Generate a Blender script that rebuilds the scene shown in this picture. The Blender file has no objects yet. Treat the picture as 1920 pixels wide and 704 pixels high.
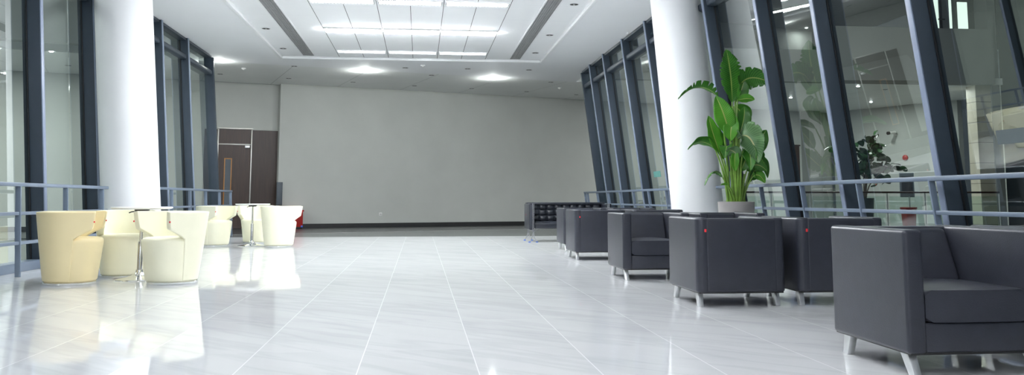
import bpy, bmesh, math, random
from mathutils import Vector, Matrix
random.seed(7)
sc = bpy.context.scene
COL = sc.collection
PI = math.pi

# ------------------------------------------------------------------ materials
def new_mat(name):
    m = bpy.data.materials.new(name); m.use_nodes = True
    nt = m.node_tree; nt.nodes.clear()
    out = nt.nodes.new('ShaderNodeOutputMaterial')
    return m, nt, out

def lk(nt, a, b): nt.links.new(a, b)

def ramp(nt, fac, stops):
    r = nt.nodes.new('ShaderNodeValToRGB')
    el = r.color_ramp.elements
    while len(el) < len(stops): el.new(0.5)
    for e, (p, c) in zip(el, stops):
        e.position = p; e.color = (c[0], c[1], c[2], 1)
    if fac is not None: lk(nt, fac, r.inputs[0])
    return r.outputs[0]

def mathn(nt, op, a, b=None, c=None):
    n = nt.nodes.new('ShaderNodeMath'); n.operation = op
    for i, v in enumerate((a, b, c)):
        if v is None: continue
        if isinstance(v, (int, float)): n.inputs[i].default_value = v
        else: lk(nt, v, n.inputs[i])
    return n.outputs[0]

def noise(nt, scale, detail=3, vec=None, scl=None, rot=None):
    n = nt.nodes.new('ShaderNodeTexNoise'); n.inputs['Scale'].default_value = scale
    n.inputs['Detail'].default_value = detail
    tc = nt.nodes.new('ShaderNodeTexCoord')
    mp = nt.nodes.new('ShaderNodeMapping')
    if scl: mp.inputs['Scale'].default_value = scl
    if rot: mp.inputs['Rotation'].default_value = rot
    lk(nt, tc.outputs['Object'], mp.inputs[0]); lk(nt, mp.outputs[0], n.inputs['Vector'])
    return n.outputs['Fac']

def pbr(name, col, rough=0.5, metal=0.0, var=0.06, vscale=6.0, bump=0.0, bscale=60.0, coat=0.0, spec=0.5, scl=None):
    m, nt, out = new_mat(name)
    b = nt.nodes.new('ShaderNodeBsdfPrincipled')
    f = noise(nt, vscale, 3, scl=scl)
    lo = tuple(c*(1-var) for c in col); hi = tuple(min(1, c*(1+var)) for c in col)
    lk(nt, ramp(nt, f, [(0.3, lo), (0.7, hi)]), b.inputs['Base Color'])
    b.inputs['Roughness'].default_value = rough; b.inputs['Metallic'].default_value = metal
    b.inputs['Specular IOR Level'].default_value = spec
    if coat: b.inputs['Coat Weight'].default_value = coat; b.inputs['Coat Roughness'].default_value = 0.15
    if bump:
        bn = nt.nodes.new('ShaderNodeBump'); bn.inputs['Strength'].default_value = bump
        bn.inputs['Distance'].default_value = 0.01
        lk(nt, noise(nt, bscale, 4), bn.inputs['Height']); lk(nt, bn.outputs[0], b.inputs['Normal'])
    lk(nt, b.outputs[0], out.inputs[0])
    return m

def emit(name, col, s):
    m, nt, out = new_mat(name)
    e = nt.nodes.new('ShaderNodeEmission'); e.inputs[0].default_value = (*col, 1); e.inputs[1].default_value = s
    lk(nt, e.outputs[0], out.inputs[0]); return m

def glass_mat(name, tint, ior, boost=1.0, base=0.0):
    m, nt, out = new_mat(name)
    t = nt.nodes.new('ShaderNodeBsdfTransparent'); t.inputs[0].default_value = (*tint, 1)
    g = nt.nodes.new('ShaderNodeBsdfGlossy'); g.inputs['Roughness'].default_value = 0.0
    g.inputs[0].default_value = (0.9, 0.95, 0.93, 1)
    fr = nt.nodes.new('ShaderNodeFresnel'); fr.inputs[0].default_value = ior
    mx = nt.nodes.new('ShaderNodeMixShader')
    geo = nt.nodes.new('ShaderNodeNewGeometry')
    fac = mathn(nt, 'MULTIPLY', mathn(nt, 'MINIMUM', mathn(nt, 'ADD', mathn(nt, 'MULTIPLY', fr.outputs[0], boost), base), 1.0), mathn(nt, 'SUBTRACT', 1.0, geo.outputs['Backfacing']))
    lk(nt, fac, mx.inputs[0]); lk(nt, t.outputs[0], mx.inputs[1]); lk(nt, g.outputs[0], mx.inputs[2])
    lk(nt, mx.outputs[0], out.inputs[0]); return m

def line_mask(nt, coord, origin, step, half):
    # 1 on a line, 0 elsewhere, repeated every step
    a = mathn(nt, 'SUBTRACT', coord, origin)
    w = mathn(nt, 'PINGPONG', a, step/2)
    return mathn(nt, 'LESS_THAN', w, half)

def objcoord(nt):
    tc = nt.nodes.new('ShaderNodeTexCoord'); s = nt.nodes.new('ShaderNodeSeparateXYZ')
    lk(nt, tc.outputs['Object'], s.inputs[0]); return s.outputs

def mixc(nt, fac, a, b):
    n = nt.nodes.new('ShaderNodeMix'); n.data_type = 'RGBA'
    if isinstance(fac, (int, float)): n.inputs[0].default_value = fac
    else: lk(nt, fac, n.inputs[0])
    for sock, v in ((n.inputs[6], a), (n.inputs[7], b)):
        if isinstance(v, tuple): sock.default_value = (*v, 1)
        else: lk(nt, v, sock)
    return n.outputs[2]

def floor_mat():
    m, nt, out = new_mat('polished_marble_tile')
    b = nt.nodes.new('ShaderNodeBsdfPrincipled')
    x, y, z = objcoord(nt)
    # long soft veins running mostly across the bridge
    # veins run diagonally and jump at every tile
    ix = mathn(nt, 'FLOOR', mathn(nt, 'DIVIDE', mathn(nt, 'SUBTRACT', x, 0.305), 0.608))
    iy = mathn(nt, 'FLOOR', mathn(nt, 'DIVIDE', mathn(nt, 'SUBTRACT', y, 0.2), 1.216))
    cz = mathn(nt, 'ADD', mathn(nt, 'MULTIPLY', ix, 1.37), mathn(nt, 'MULTIPLY', iy, 2.71))
    cb = nt.nodes.new('ShaderNodeCombineXYZ'); lk(nt, x, cb.inputs[0]); lk(nt, y, cb.inputs[1]); lk(nt, cz, cb.inputs[2])
    def vein(scale, ang, sx, sy):
        mp = nt.nodes.new('ShaderNodeMapping'); mp.vector_type = 'TEXTURE'
        mp.inputs['Rotation'].default_value = (0, 0, ang); mp.inputs['Scale'].default_value = (1/sx, 1/sy, 1)
        lk(nt, cb.outputs[0], mp.inputs[0])
        n = nt.nodes.new('ShaderNodeTexNoise'); n.inputs['Scale'].default_value = scale; n.inputs['Detail'].default_value = 3
        lk(nt, mp.outputs[0], n.inputs['Vector']); return n.outputs['Fac']
    v1 = vein(1.0, -0.80, 0.55, 2.4)
    v2 = vein(1.1, -0.74, 0.6, 4.2)
    base = ramp(nt, v1, [(0.30, (0.655, 0.665, 0.676)), (0.50, (0.70, 0.707, 0.718)), (0.7, (0.72, 0.727, 0.736))])
    veinc = ramp(nt, v2, [(0.0, (1, 1, 1)), (0.40, (1, 1, 1)), (0.47, (0.92, 0.924, 0.928)), (0.54, (1, 1, 1)), (1, (1, 1, 1))])
    mu = nt.nodes.new('ShaderNodeMix'); mu.data_type = 'RGBA'; mu.blend_type = 'MULTIPLY'; mu.inputs[0].default_value = 1
    lk(nt, base, mu.inputs[6]); lk(nt, veinc, mu.inputs[7])
    jx = line_mask(nt, x, 0.305, 0.608, 0.0030)
    jy = line_mask(nt, y, 0.2, 0.608, 0.0022)
    c1 = mixc(nt, mathn(nt, 'MULTIPLY', jy, 0.10), mu.outputs[2], (0.88, 0.89, 0.90))
    c2 = mixc(nt, jx, c1, (0.90, 0.905, 0.91))
    nt.nodes.remove(b)
    df = nt.nodes.new('ShaderNodeBsdfDiffuse'); lk(nt, c2, df.inputs[0])
    gl = nt.nodes.new('ShaderNodeBsdfGlossy'); gl.inputs[0].default_value = (0.97, 0.975, 0.98, 1)
    lk(nt, mathn(nt, 'MULTIPLY_ADD', noise(nt, 2.5, 3), 0.015, 0.032), gl.inputs['Roughness'])
    fr = nt.nodes.new('ShaderNodeFresnel'); fr.inputs[0].default_value = 1.5
    mx = nt.nodes.new('ShaderNodeMixShader'); lk(nt, mathn(nt, 'MINIMUM', fr.outputs[0], 0.60), mx.inputs[0])
    lk(nt, df.outputs[0], mx.inputs[1]); lk(nt, gl.outputs[0], mx.inputs[2])
    lk(nt, mx.outputs[0], out.inputs[0]); return m

def panel_ceiling_mat():
    m, nt, out = new_mat('white_ceiling_panels')
    b = nt.nodes.new('ShaderNodeBsdfPrincipled')
    x, y, z = objcoord(nt)
    inz = mathn(nt, 'MULTIPLY', mathn(nt, 'GREATER_THAN', x, -2.06), mathn(nt, 'LESS_THAN', x, 1.65))
    j = mathn(nt, 'MULTIPLY', line_mask(nt, x, -2.02, 0.6035, 0.0055), inz)
    base = ramp(nt, noise(nt, 1.5), [(0.3, (0.90, 0.91, 0.92)), (0.7, (0.92, 0.93, 0.94))])
    outz = mathn(nt, 'SUBTRACT', 1.0, inz)
    jy = mathn(nt, 'MULTIPLY', line_mask(nt, y, 15.13, 1.305, 0.004), outz)
    c = mixc(nt, mathn(nt, 'MULTIPLY', jy, 0.35), base, (0.55, 0.56, 0.57))
    c = mixc(nt, j, c, (0.06, 0.06, 0.065))
    lk(nt, c, b.inputs['Base Color']); b.inputs['Roughness'].default_value = 0.75
    lk(nt, b.outputs[0], out.inputs[0]); return m

WU = Vector((math.cos(math.atan(0.325)), math.sin(math.atan(0.325)), 0))   # direction along the hall wall
WN = Vector((-WU.y, WU.x, 0))
WO = Vector((0, 27.43, 0))
def hall(s, z, off=0.0):
    p = WO + WU*s + WN*off
    return Vector((p.x, p.y, z))

def hall_ceiling_mat():
    m, nt, out = new_mat('pale_metal_ceiling_panels')
    b = nt.nodes.new('ShaderNodeBsdfPrincipled')
    x, y, z = objcoord(nt)
    s = mathn(nt, 'ADD', mathn(nt, 'MULTIPLY', x, WU.x), mathn(nt, 'MULTIPLY', mathn(nt, 'SUBTRACT', y, 27.43), WU.y))
    t = mathn(nt, 'ADD', mathn(nt, 'MULTIPLY', x, WN.x), mathn(nt, 'MULTIPLY', mathn(nt, 'SUBTRACT', y, 27.43), WN.y))
    j = line_mask(nt, s, -6.65, 1.98, 0.009)
    jt = line_mask(nt, t, 0.0, 0.30, 0.004)
    base = ramp(nt, noise(nt, 1.1), [(0.3, (0.78, 0.80, 0.79)), (0.7, (0.83, 0.845, 0.835))])
    c = mixc(nt, mathn(nt, 'MULTIPLY', jt, 0.22), base, (0.42, 0.43, 0.43))
    c = mixc(nt, mathn(nt, 'MULTIPLY', j, 0.65), c, (0.25, 0.26, 0.26))
    lk(nt, c, b.inputs['Base Color']); b.inputs['Roughness'].default_value = 0.4
    lk(nt, b.outputs[0], out.inputs[0]); return m

def leaf_mat(name, dark, mid, rib):
    m, nt, out = new_mat(name)
    b = nt.nodes.new('ShaderNodeBsdfPrincipled')
    uv = nt.nodes.new('ShaderNodeUVMap'); s = nt.nodes.new('ShaderNodeSeparateXYZ'); lk(nt, uv.outputs[0], s.inputs[0])
    au = mathn(nt, 'ABSOLUTE', mathn(nt, 'SUBTRACT', s.outputs[0], 0.5))
    w = mathn(nt, 'SINE', mathn(nt, 'MULTIPLY', mathn(nt, 'SUBTRACT', s.outputs[1], mathn(nt, 'MULTIPLY', au, 0.22)), 150.0))
    f = mathn(nt, 'MULTIPLY_ADD', w, 0.18, noise(nt, 4.0))
    c = ramp(nt, f, [(0.25, dark), (0.75, mid)])
    c = mixc(nt, mathn(nt, 'LESS_THAN', au, 0.028), c, rib)
    lk(nt, c, b.inputs['Base Color']); b.inputs['Roughness'].default_value = 0.34
    tr = nt.nodes.new('ShaderNodeBsdfTranslucent'); lk(nt, c, tr.inputs[0])
    mx = nt.nodes.new('ShaderNodeMixShader'); mx.inputs[0].default_value = 0.25
    lk(nt, b.outputs[0], mx.inputs[1]); lk(nt, tr.outputs[0], mx.inputs[2])
    lk(nt, mx.outputs[0], out.inputs[0]); return m

def wood_mat(name, a, c):
    m, nt, out = new_mat(name)
    b = nt.nodes.new('ShaderNodeBsdfPrincipled')
    f = noise(nt, 3.0, 6, scl=(14, 14, 0.6))
    lk(nt, ramp(nt, f, [(0.3, a), (0.7, c)]), b.inputs['Base Color']); b.inputs['Roughness'].default_value = 0.4
    lk(nt, b.outputs[0], out.inputs[0]); return m

def stone_mat():
    m, nt, out = new_mat('cream_stone_cladding')
    b = nt.nodes.new('ShaderNodeBsdfPrincipled')
    x, y, z = objcoord(nt)
    j = line_mask(nt, z, 0.1, 0.62, 0.012)
    base = ramp(nt, noise(nt, 2.0, 5), [(0.3, (0.55, 0.50, 0.40)), (0.7, (0.66, 0.61, 0.50))])
    lk(nt, mixc(nt, j, base, (0.3, 0.27, 0.22)), b.inputs['Base Color']); b.inputs['Roughness'].default_value = 0.5
    lk(nt, b.outputs[0], out.inputs[0]); return m

M = {}
M['floor'] = floor_mat()
M['panels'] = panel_ceiling_mat()
M['hallceil'] = hall_ceiling_mat()
M['soffit'] = pbr('white_plaster_soffit', (0.88, 0.892, 0.91), 0.8, var=0.01, vscale=1)
M['lip'] = pbr('white_lip_plaster', (0.86, 0.87, 0.88), 0.7, var=0.01)
M['wall'] = pbr('grey_plaster_wall', (0.51, 0.525, 0.50), 0.85, var=0.035, vscale=1.2, bump=0.05, bscale=30)
M['wallout'] = pbr('grey_plaster_gallery', (0.42, 0.435, 0.42), 0.85, var=0.03, vscale=0.8)
M['fascia'] = pbr('grey_fascia_plaster', (0.29, 0.30, 0.29), 0.85, var=0.04, vscale=0.7)
M['darkfloor'] = pbr('dark_granite_floor', (0.035, 0.037, 0.037), 0.3, var=0.15, vscale=8)
M['midfloor'] = pbr('grey_granite_floor', (0.135, 0.142, 0.143), 0.25, var=0.08, vscale=6)
M['strip'] = pbr('pale_stone_strip', (0.55, 0.56, 0.55), 0.2)
M['baseboard'] = pbr('dark_baseboard_stone', (0.035, 0.036, 0.037), 0.3)
M['outfloor'] = pbr('grey_gallery_floor', (0.34, 0.355, 0.345), 0.12, var=0.05, vscale=1)
M['mullion'] = pbr('dark_slate_powder_coat', (0.040, 0.056, 0.078), 0.42, var=0.04, spec=0.4)
M['gasket'] = pbr('black_rubber_gasket', (0.008, 0.009, 0.011), 0.5)
M['rail'] = pbr('blue_grey_painted_steel', (0.16, 0.205, 0.275), 0.38, var=0.04)
M['cap'] = pbr('pale_blue_lit_face', (0.25, 0.30, 0.41), 0.35, var=0.03)  # paler tone paints in the light caught by the mullions' inner faces
M['column'] = pbr('white_column_paint', (0.86, 0.87, 0.885), 0.55, var=0.012, vscale=2)
M['glass'] = glass_mat('clear_window_glass', (0.93, 0.97, 0.955), 1.5, 1.8, 0.10)
M['balglass'] = glass_mat('balustrade_glass', (0.86, 0.94, 0.91), 1.4)
M['leather'] = pbr('charcoal_leather', (0.032, 0.035, 0.048), 0.34, var=0.08, vscale=14, bump=0.10, bscale=140)
M['leather2'] = pbr('black_tufted_leather', (0.020, 0.024, 0.034), 0.28, var=0.08, vscale=14, bump=0.06, bscale=140)
M['alu'] = pbr('brushed_aluminium', (0.72, 0.73, 0.74), 0.33, 0.85, var=0.05, vscale=20)
M['chrome'] = pbr('polished_chrome', (0.85, 0.86, 0.88), 0.07, 1.0, var=0.01)
M['chrome2'] = pbr('brushed_chrome', (0.78, 0.79, 0.81), 0.22, 1.0, var=0.02)
M['darkchrome'] = pbr('satin_steel', (0.55, 0.56, 0.58), 0.2, 1.0, var=0.02)
M['red_tag'] = pbr('red_fabric_tag', (0.75, 0.03, 0.04), 0.6)
M['blue_pad'] = pbr('blue_plastic_pad', (0.03, 0.11, 0.55), 0.4)
M['cream'] = pbr('cream_leather', (0.89, 0.865, 0.67), 0.42, var=0.02, vscale=5, bump=0.04, bscale=160)
M['tan'] = pbr('buff_yellow_leather', (0.86, 0.73, 0.43), 0.42, var=0.02, vscale=5, bump=0.04, bscale=160)
M['white_lam'] = pbr('white_laminate', (0.88, 0.88, 0.87), 0.55, var=0.01)
M['black'] = pbr('black_plastic', (0.012, 0.012, 0.013), 0.4)
M['red_plastic'] = pbr('red_painted_metal', (0.36, 0.014, 0.011), 0.4, var=0.06)
M['wood'] = wood_mat('dark_walnut_veneer', (0.030, 0.0155, 0.0105), (0.058, 0.029, 0.019))
M['wood2'] = wood_mat('dark_walnut_panel', (0.026, 0.0135, 0.0095), (0.048, 0.025, 0.017))
M['orange_wood'] = wood_mat('honey_oak_trim', (0.36, 0.15, 0.035), (0.50, 0.23, 0.06))
M['steel'] = pbr('stainless_trim', (0.50, 0.49, 0.46), 0.35, 0.6, var=0.03)
M['greybox'] = pbr('slate_grey_board', (0.085, 0.105, 0.125), 0.5)
M['white_plastic'] = pbr('white_plastic', (0.8, 0.8, 0.78), 0.4)
M['pot'] = pbr('warm_grey_planter', (0.30, 0.285, 0.28), 0.55, var=0.04)
M['soil'] = pbr('brown_soil', (0.05, 0.033, 0.02), 0.95, var=0.3, vscale=40)
M['darkpot'] = pbr('dark_slate_planter', (0.05, 0.06, 0.068), 0.4)
M['leafA'] = leaf_mat('banana_leaf_green', (0.022, 0.125, 0.012), (0.075, 0.29, 0.028), (0.34, 0.46, 0.11))
M['leafB'] = leaf_mat('banana_leaf_bright', (0.06, 0.28, 0.018), (0.15, 0.47, 0.04), (0.50, 0.58, 0.16))
M['leafC'] = leaf_mat('banana_leaf_pale', (0.095, 0.22, 0.085), (0.19, 0.36, 0.15), (0.6, 0.62, 0.3))
M['stalk'] = pbr('green_leaf_stalk', (0.16, 0.30, 0.04), 0.4, var=0.25, vscale=9)
M['ficus'] = pbr('dark_glossy_leaf', (0.012, 0.045, 0.014), 0.22, var=0.3, vscale=5)
M['bark'] = pbr('grey_brown_bark', (0.10, 0.075, 0.055), 0.8)
M['vent'] = pbr('grey_vent_metal', (0.34, 0.345, 0.345), 0.5, 0.0)
M['ventdark'] = pbr('dark_duct', (0.012, 0.012, 0.013), 0.8)
M['reflector'] = pbr('light_reflector', (0.78, 0.79, 0.80), 0.25, 0.4)
M['downcone'] = pbr('dark_downlight_cone', (0.015, 0.015, 0.016), 0.5, 0.0)
M['bulb_off'] = pbr('unlit_lamp_glass', (0.55, 0.55, 0.54), 0.2)
M['stone'] = stone_mat()
M['brown_rail'] = pbr('brown_timber_handrail', (0.035, 0.016, 0.011), 0.35)
M['decal'] = pbr('grey_blue_film', (0.10, 0.13, 0.135), 0.6)
M['decal2'] = pbr('teal_film', (0.12, 0.33, 0.29), 0.6)
M['upper'] = pbr('dark_upper_ceiling', (0.26, 0.275, 0.285), 0.7)
M['blueclad'] = pbr('dark_blue_cladding', (0.014, 0.02, 0.026), 0.3)
M['tube'] = emit('lit_fluorescent', (0.94, 0.968, 1.0), 58.0)
M['tube_near'] = emit('lit_fluorescent_overhead', (0.94, 0.968, 1.0), 15.5)
M['tube_dim'] = emit('dim_fluorescent', (0.96, 0.985, 1.0), 5.0)
M['lamp'] = emit('lit_downlight', (0.95, 0.98, 1.0), 55.0)
M['tube_up'] = emit('lit_upper_tube', (0.95, 1.0, 0.98), 6.0)
M['doorglow'] = emit('lit_room_behind_glass', (0.78, 0.92, 0.84), 0.62)

# ------------------------------------------------------------------ mesh helpers
class G:
    def __init__(self): self.v = []; self.f = []; self.uv = {}
    def add(self, vs, fs):
        b = len(self.v); self.v.extend(Vector(p) for p in vs); self.f.extend([tuple(b+i for i in q) for q in fs]); return b
    def box(self, lo, hi, bev=0.0, seg=2, mtx=None):
        bm = bmesh.new()
        bmesh.ops.create_cube(bm, size=1.0)
        lo = Vector(lo); hi = Vector(hi); s = hi-lo; c = (hi+lo)/2
        for v in bm.verts: v.co = Vector((v.co.x*s.x, v.co.y*s.y, v.co.z*s.z))+c
        if bev:
            bmesh.ops.bevel(bm, geom=bm.edges[:], offset=bev, segments=seg, profile=0.5, affect='EDGES', clamp_overlap=True)
        self.bm(bm, mtx)
        return self
    def bm(self, bm, mtx=None):
        bm.verts.index_update()
        vs = [(mtx @ v.co) if mtx else v.co.copy() for v in bm.verts]
        self.add(vs, [[l.index for l in f.verts] for f in bm.faces]); bm.free()
    def hexa(self, pts, bev=0.0, seg=2):
        # 8 corners: bottom 4 (ccw) then top 4
        bm = bmesh.new()
        v = [bm.verts.new(p) for p in pts]
        for q in ((3,2,1,0),(4,5,6,7),(0,1,5,4),(1,2,6,5),(2,3,7,6),(3,0,4,7)): bm.faces.new([v[i] for i in q])
        if bev: bmesh.ops.bevel(bm, geom=bm.edges[:], offset=bev, segments=seg, profile=0.5, affect='EDGES', clamp_overlap=True)
        self.bm(bm); return self
    def prism(self, poly, z0, z1):
        n = len(poly)
        vs = [(p[0], p[1], z0) for p in poly]+[(p[0], p[1], z1) for p in poly]
        fs = [tuple(reversed(range(n))), tuple(range(n, 2*n))]
        for i in range(n): fs.append((i, (i+1) % n, n+(i+1) % n, n+i))
        self.add(vs, fs); return self
    def lathe(self, prof, n=32, c=(0,0,0), lean=(0,0), cap=True):
        vs = []; fs = []
        for r, z in prof:
            for k in range(n):
                a = 2*PI*k/n
                vs.append((c[0]+lean[0]*z+r*math.cos(a), c[1]+lean[1]*z+r*math.sin(a), c[2]+z))
        for i in range(len(prof)-1):
            for k in range(n):
                k2 = (k+1) % n
                fs.append((i*n+k, i*n+k2, (i+1)*n+k2, (i+1)*n+k))
        if cap:
            fs.append(tuple(reversed(range(n)))); fs.append(tuple((len(prof)-1)*n+k for k in range(n)))
        self.add(vs, fs); return self
    def tube(self, pts, r, n=10):
        pts = [Vector(p) for p in pts]
        rs = r if isinstance(r, (list, tuple)) else [r]*len(pts)
        vs = []; fs = []
        prev = None
        for i, p in enumerate(pts):
            t = (pts[min(i+1, len(pts)-1)]-pts[max(i-1, 0)]).normalized()
            if prev is None:
                a = Vector((0, 0, 1)) if abs(t.z) < 0.9 else Vector((1, 0, 0))
                u = t.cross(a).normalized()
            else:
                u = (prev-t*prev.dot(t)).normalized()
            prev = u; w = t.cross(u)
            for k in range(n):
                an = 2*PI*k/n
                vs.append(p+(u*math.cos(an)+w*math.sin(an))*rs[i])
        for i in range(len(pts)-1):
            for k in range(n):
                k2 = (k+1) % n
                fs.append((i*n+k, i*n+k2, (i+1)*n+k2, (i+1)*n+k))
        fs.append(tuple(reversed(range(n)))); fs.append(tuple((len(pts)-1)*n+k for k in range(n)))
        self.add(vs, fs); return self
    def build(self, name, mat, parent=None, smooth=True, ang=38):
        me = bpy.data.meshes.new(name)
        me.from_pydata([tuple(v) for v in self.v], [], self.f)
        bm = bmesh.new(); bm.from_mesh(me)
        bmesh.ops.recalc_face_normals(bm, faces=bm.faces[:])
        bm.to_mesh(me); bm.free()
        if smooth:
            for p in me.polygons: p.use_smooth = True
            me.set_sharp_from_angle(angle=math.radians(ang))
        me.materials.append(mat)
        o = bpy.data.objects.new(name, me); COL.objects.link(o)
        if parent: o.parent = parent
        return o

def bake(o):
    dg = bpy.context.evaluated_depsgraph_get()
    me = bpy.data.meshes.new_from_object(o.evaluated_get(dg))
    o.modifiers.clear(); o.data = me
    for p in me.polygons: p.use_smooth = True

def empty(name, loc=(0, 0, 0), rz=0.0):
    o = bpy.data.objects.new(name, None); COL.objects.link(o)
    o.location = loc; o.rotation_euler = (0, 0, rz); o.empty_display_size = 0.1
    return o

def tag(o, label, cat, group=None):
    o['label'] = label; o['category'] = cat
    if group: o['group'] = group
    return o

def struct(o, label=None, cat=None):
    o['kind'] = 'structure'
    if label: o['label'] = label
    if cat: o['category'] = cat
    return o

def kids(o): return [c for c in bpy.data.objects if c.parent == o]
def copy_tree(o, parent=None):
    c = o.copy(); COL.objects.link(c)
    if parent: c.parent = parent
    for ch in kids(o): copy_tree(ch, c)
    return c

# ------------------------------------------------------------------ facade planes (both lean to the left)
def XR(z): return 4.88-0.13*z
def XL(z): return -4.70-0.075*z
CZ = 4.33     # soffit
RZ = 4.38     # recessed panel field

# ------------------------------------------------------------------ room shell
Y0 = -6.0
struct(G().box((-5.15, Y0, -0.2), (5.25, 20.2, 0)).build('floor', M['floor'], smooth=False), 'pale grey marbled polished floor tiles of the bridge', 'floor')
# hall floors: grey band, pale strip, dark granite
def stripY(x): return 23.6+0.412*x
struct(G().prism([(-16, 20.2), (22, 20.2), (22, stripY(22)), (-8.25, 20.2+0.001), (-16, 20.2+0.0005)][:3]+[(-8.25, 20.201)], -0.2, 0.0).build('floor', M['midfloor'], smooth=False), 'mid grey polished floor band between white tiles and dark granite', 'floor')
struct(G().prism([(-8.25, 20.2), (22, stripY(22)), (22, stripY(22)+0.09), (-8.25, 20.29)], -0.2, 0.002).build('floor_trim', M['strip'], smooth=False), 'thin pale stone strip set into the hall floor', 'floor strip')
struct(G().prism([(-24, 20.2), (-8.25, 20.25), (22, stripY(22)+0.05), (22, 36.2), (-24, 21.6)], -0.2, -0.0005).build('floor', M['darkfloor'], smooth=False), 'dark granite floor along the grey end wall', 'floor')
# gallery floors outside the glass
struct(G().box((-24, -2, -0.25), (-5.15, 20.2, -0.03)).build('floor_outside', M['outfloor'], smooth=False), 'grey gallery floor outside the left glass', 'floor')
struct(G().box((5.25, -2, -0.25), (24, 20.2, -0.03)).build('floor_outside', M['outfloor'], smooth=False), 'grey gallery floor outside the right glass', 'floor')

# end wall with the recess for the door
def wallbox(name, s0, s1, z0, z1, off0, off1, mat, bev=0):
    pts = [hall(s0, z0, off0), hall(s1, z0, off0), hall(s1, z0, off1), hall(s0, z0, off1),
           hall(s0, z1, off0), hall(s1, z1, off0), hall(s1, z1, off1), hall(s0, z1, off1)]
    return G().hexa(pts, bev).build(name, mat, smooth=bool(bev))
struct(wallbox('wall_back', -4.41, 17.3, 0, CZ, 0, 0.6, M['wall']), 'large plain grey end wall', 'wall')
struct(wallbox('wall_recess', -26, -4.41, 0, CZ, 0.35, 0.6, M['wall']), 'grey wall set back above the brown door', 'wall')
struct(wallbox('baseboard_back', -4.41, 17.3, 0, 0.13, -0.015, 0, M['baseboard']), 'dark skirting along the grey end wall', 'skirting')
struct(wallbox('baseboard_recess', -26, -6.3, 0, 0.13, 0.335, 0.35, M['baseboard']), 'dark skirting on the recessed wall', 'skirting')
# added wall behind the viewer, out of view, bounces light onto the chairs
struct(G().box((-5.4, Y0-0.2, 0), (5.4, Y0, 4.7)).build('wall_front_bounce', M['soffit'], smooth=False), 'added unseen white wall behind the viewer that bounces light', 'wall')

# ceilings
def edgeY(x): return 23.47+0.289*x
xl, xr = XL(CZ), XR(CZ)
struct(G().prism([(xl-0.25, Y0), (-3.46, Y0), (-3.46, 21.3), (3.05, 21.3), (3.05, Y0), (xr+0.25, Y0), (xr+0.25, edgeY(xr+0.25)), (xl-0.25, edgeY(xl-0.25))], CZ, CZ+0.25).build('ceiling', M['soffit'], smooth=False), 'smooth white soffit around the ceiling panels', 'ceiling')
struct(G().box((-3.7, Y0, RZ), (3.3, 21.6, RZ+0.2)).build('ceiling_panels', M['panels'], smooth=False), 'white panelled ceiling field with dark joints', 'ceiling')
lip = G()
lip.box((-3.475, Y0, CZ-0.012), (-3.40, 21.31, CZ+0.052), 0.006)
lip.box((3.0, Y0, CZ-0.012), (3.065, 21.31, CZ+0.052), 0.006)
lip.box((-3.40, 21.24, CZ-0.012), (3.0, 21.31, CZ+0.052), 0.006)
struct(lip.build('trim_1', M['lip']), 'white lip round the recessed ceiling field', 'ceiling trim')
ap = [(-24, 14.9), (-5.3, edgeY(-5.3)), (xl-0.25, edgeY(xl-0.25)), (xr+0.25, edgeY(xr+0.25)), (5.3, 24.3), (17.3, 24.0), (21.0, 24.0), (21.0, 34.2), (16.4, 33.0)]
w0 = hall(-26, 0, 0.4)
hp = [(-24, 16.4)]+ap[1:]+[(w0.x, w0.y)]
struct(G().prism(hp, CZ+0.002, CZ+0.2).build('ceiling_hall', M['hallceil'], smooth=False), 'pale panelled hall ceiling with small downlights', 'ceiling')

# columns, leaning with the facades
def column(name, cx, lean, label):
    prof = [(0.435, 0), (0.435, 0.10), (0.41, 0.105), (0.41, CZ+0.05)]
    return struct(G().lathe(prof, 64, (cx, 13.35, 0), (lean, 0)).build(name, M['column']), label, 'column')
column('column_left', -4.22, -0.08, 'thick round white leaning column behind the cream chairs')
column('column_right', 4.48, -0.085, 'thick round white leaning column behind the tall plant')

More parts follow.
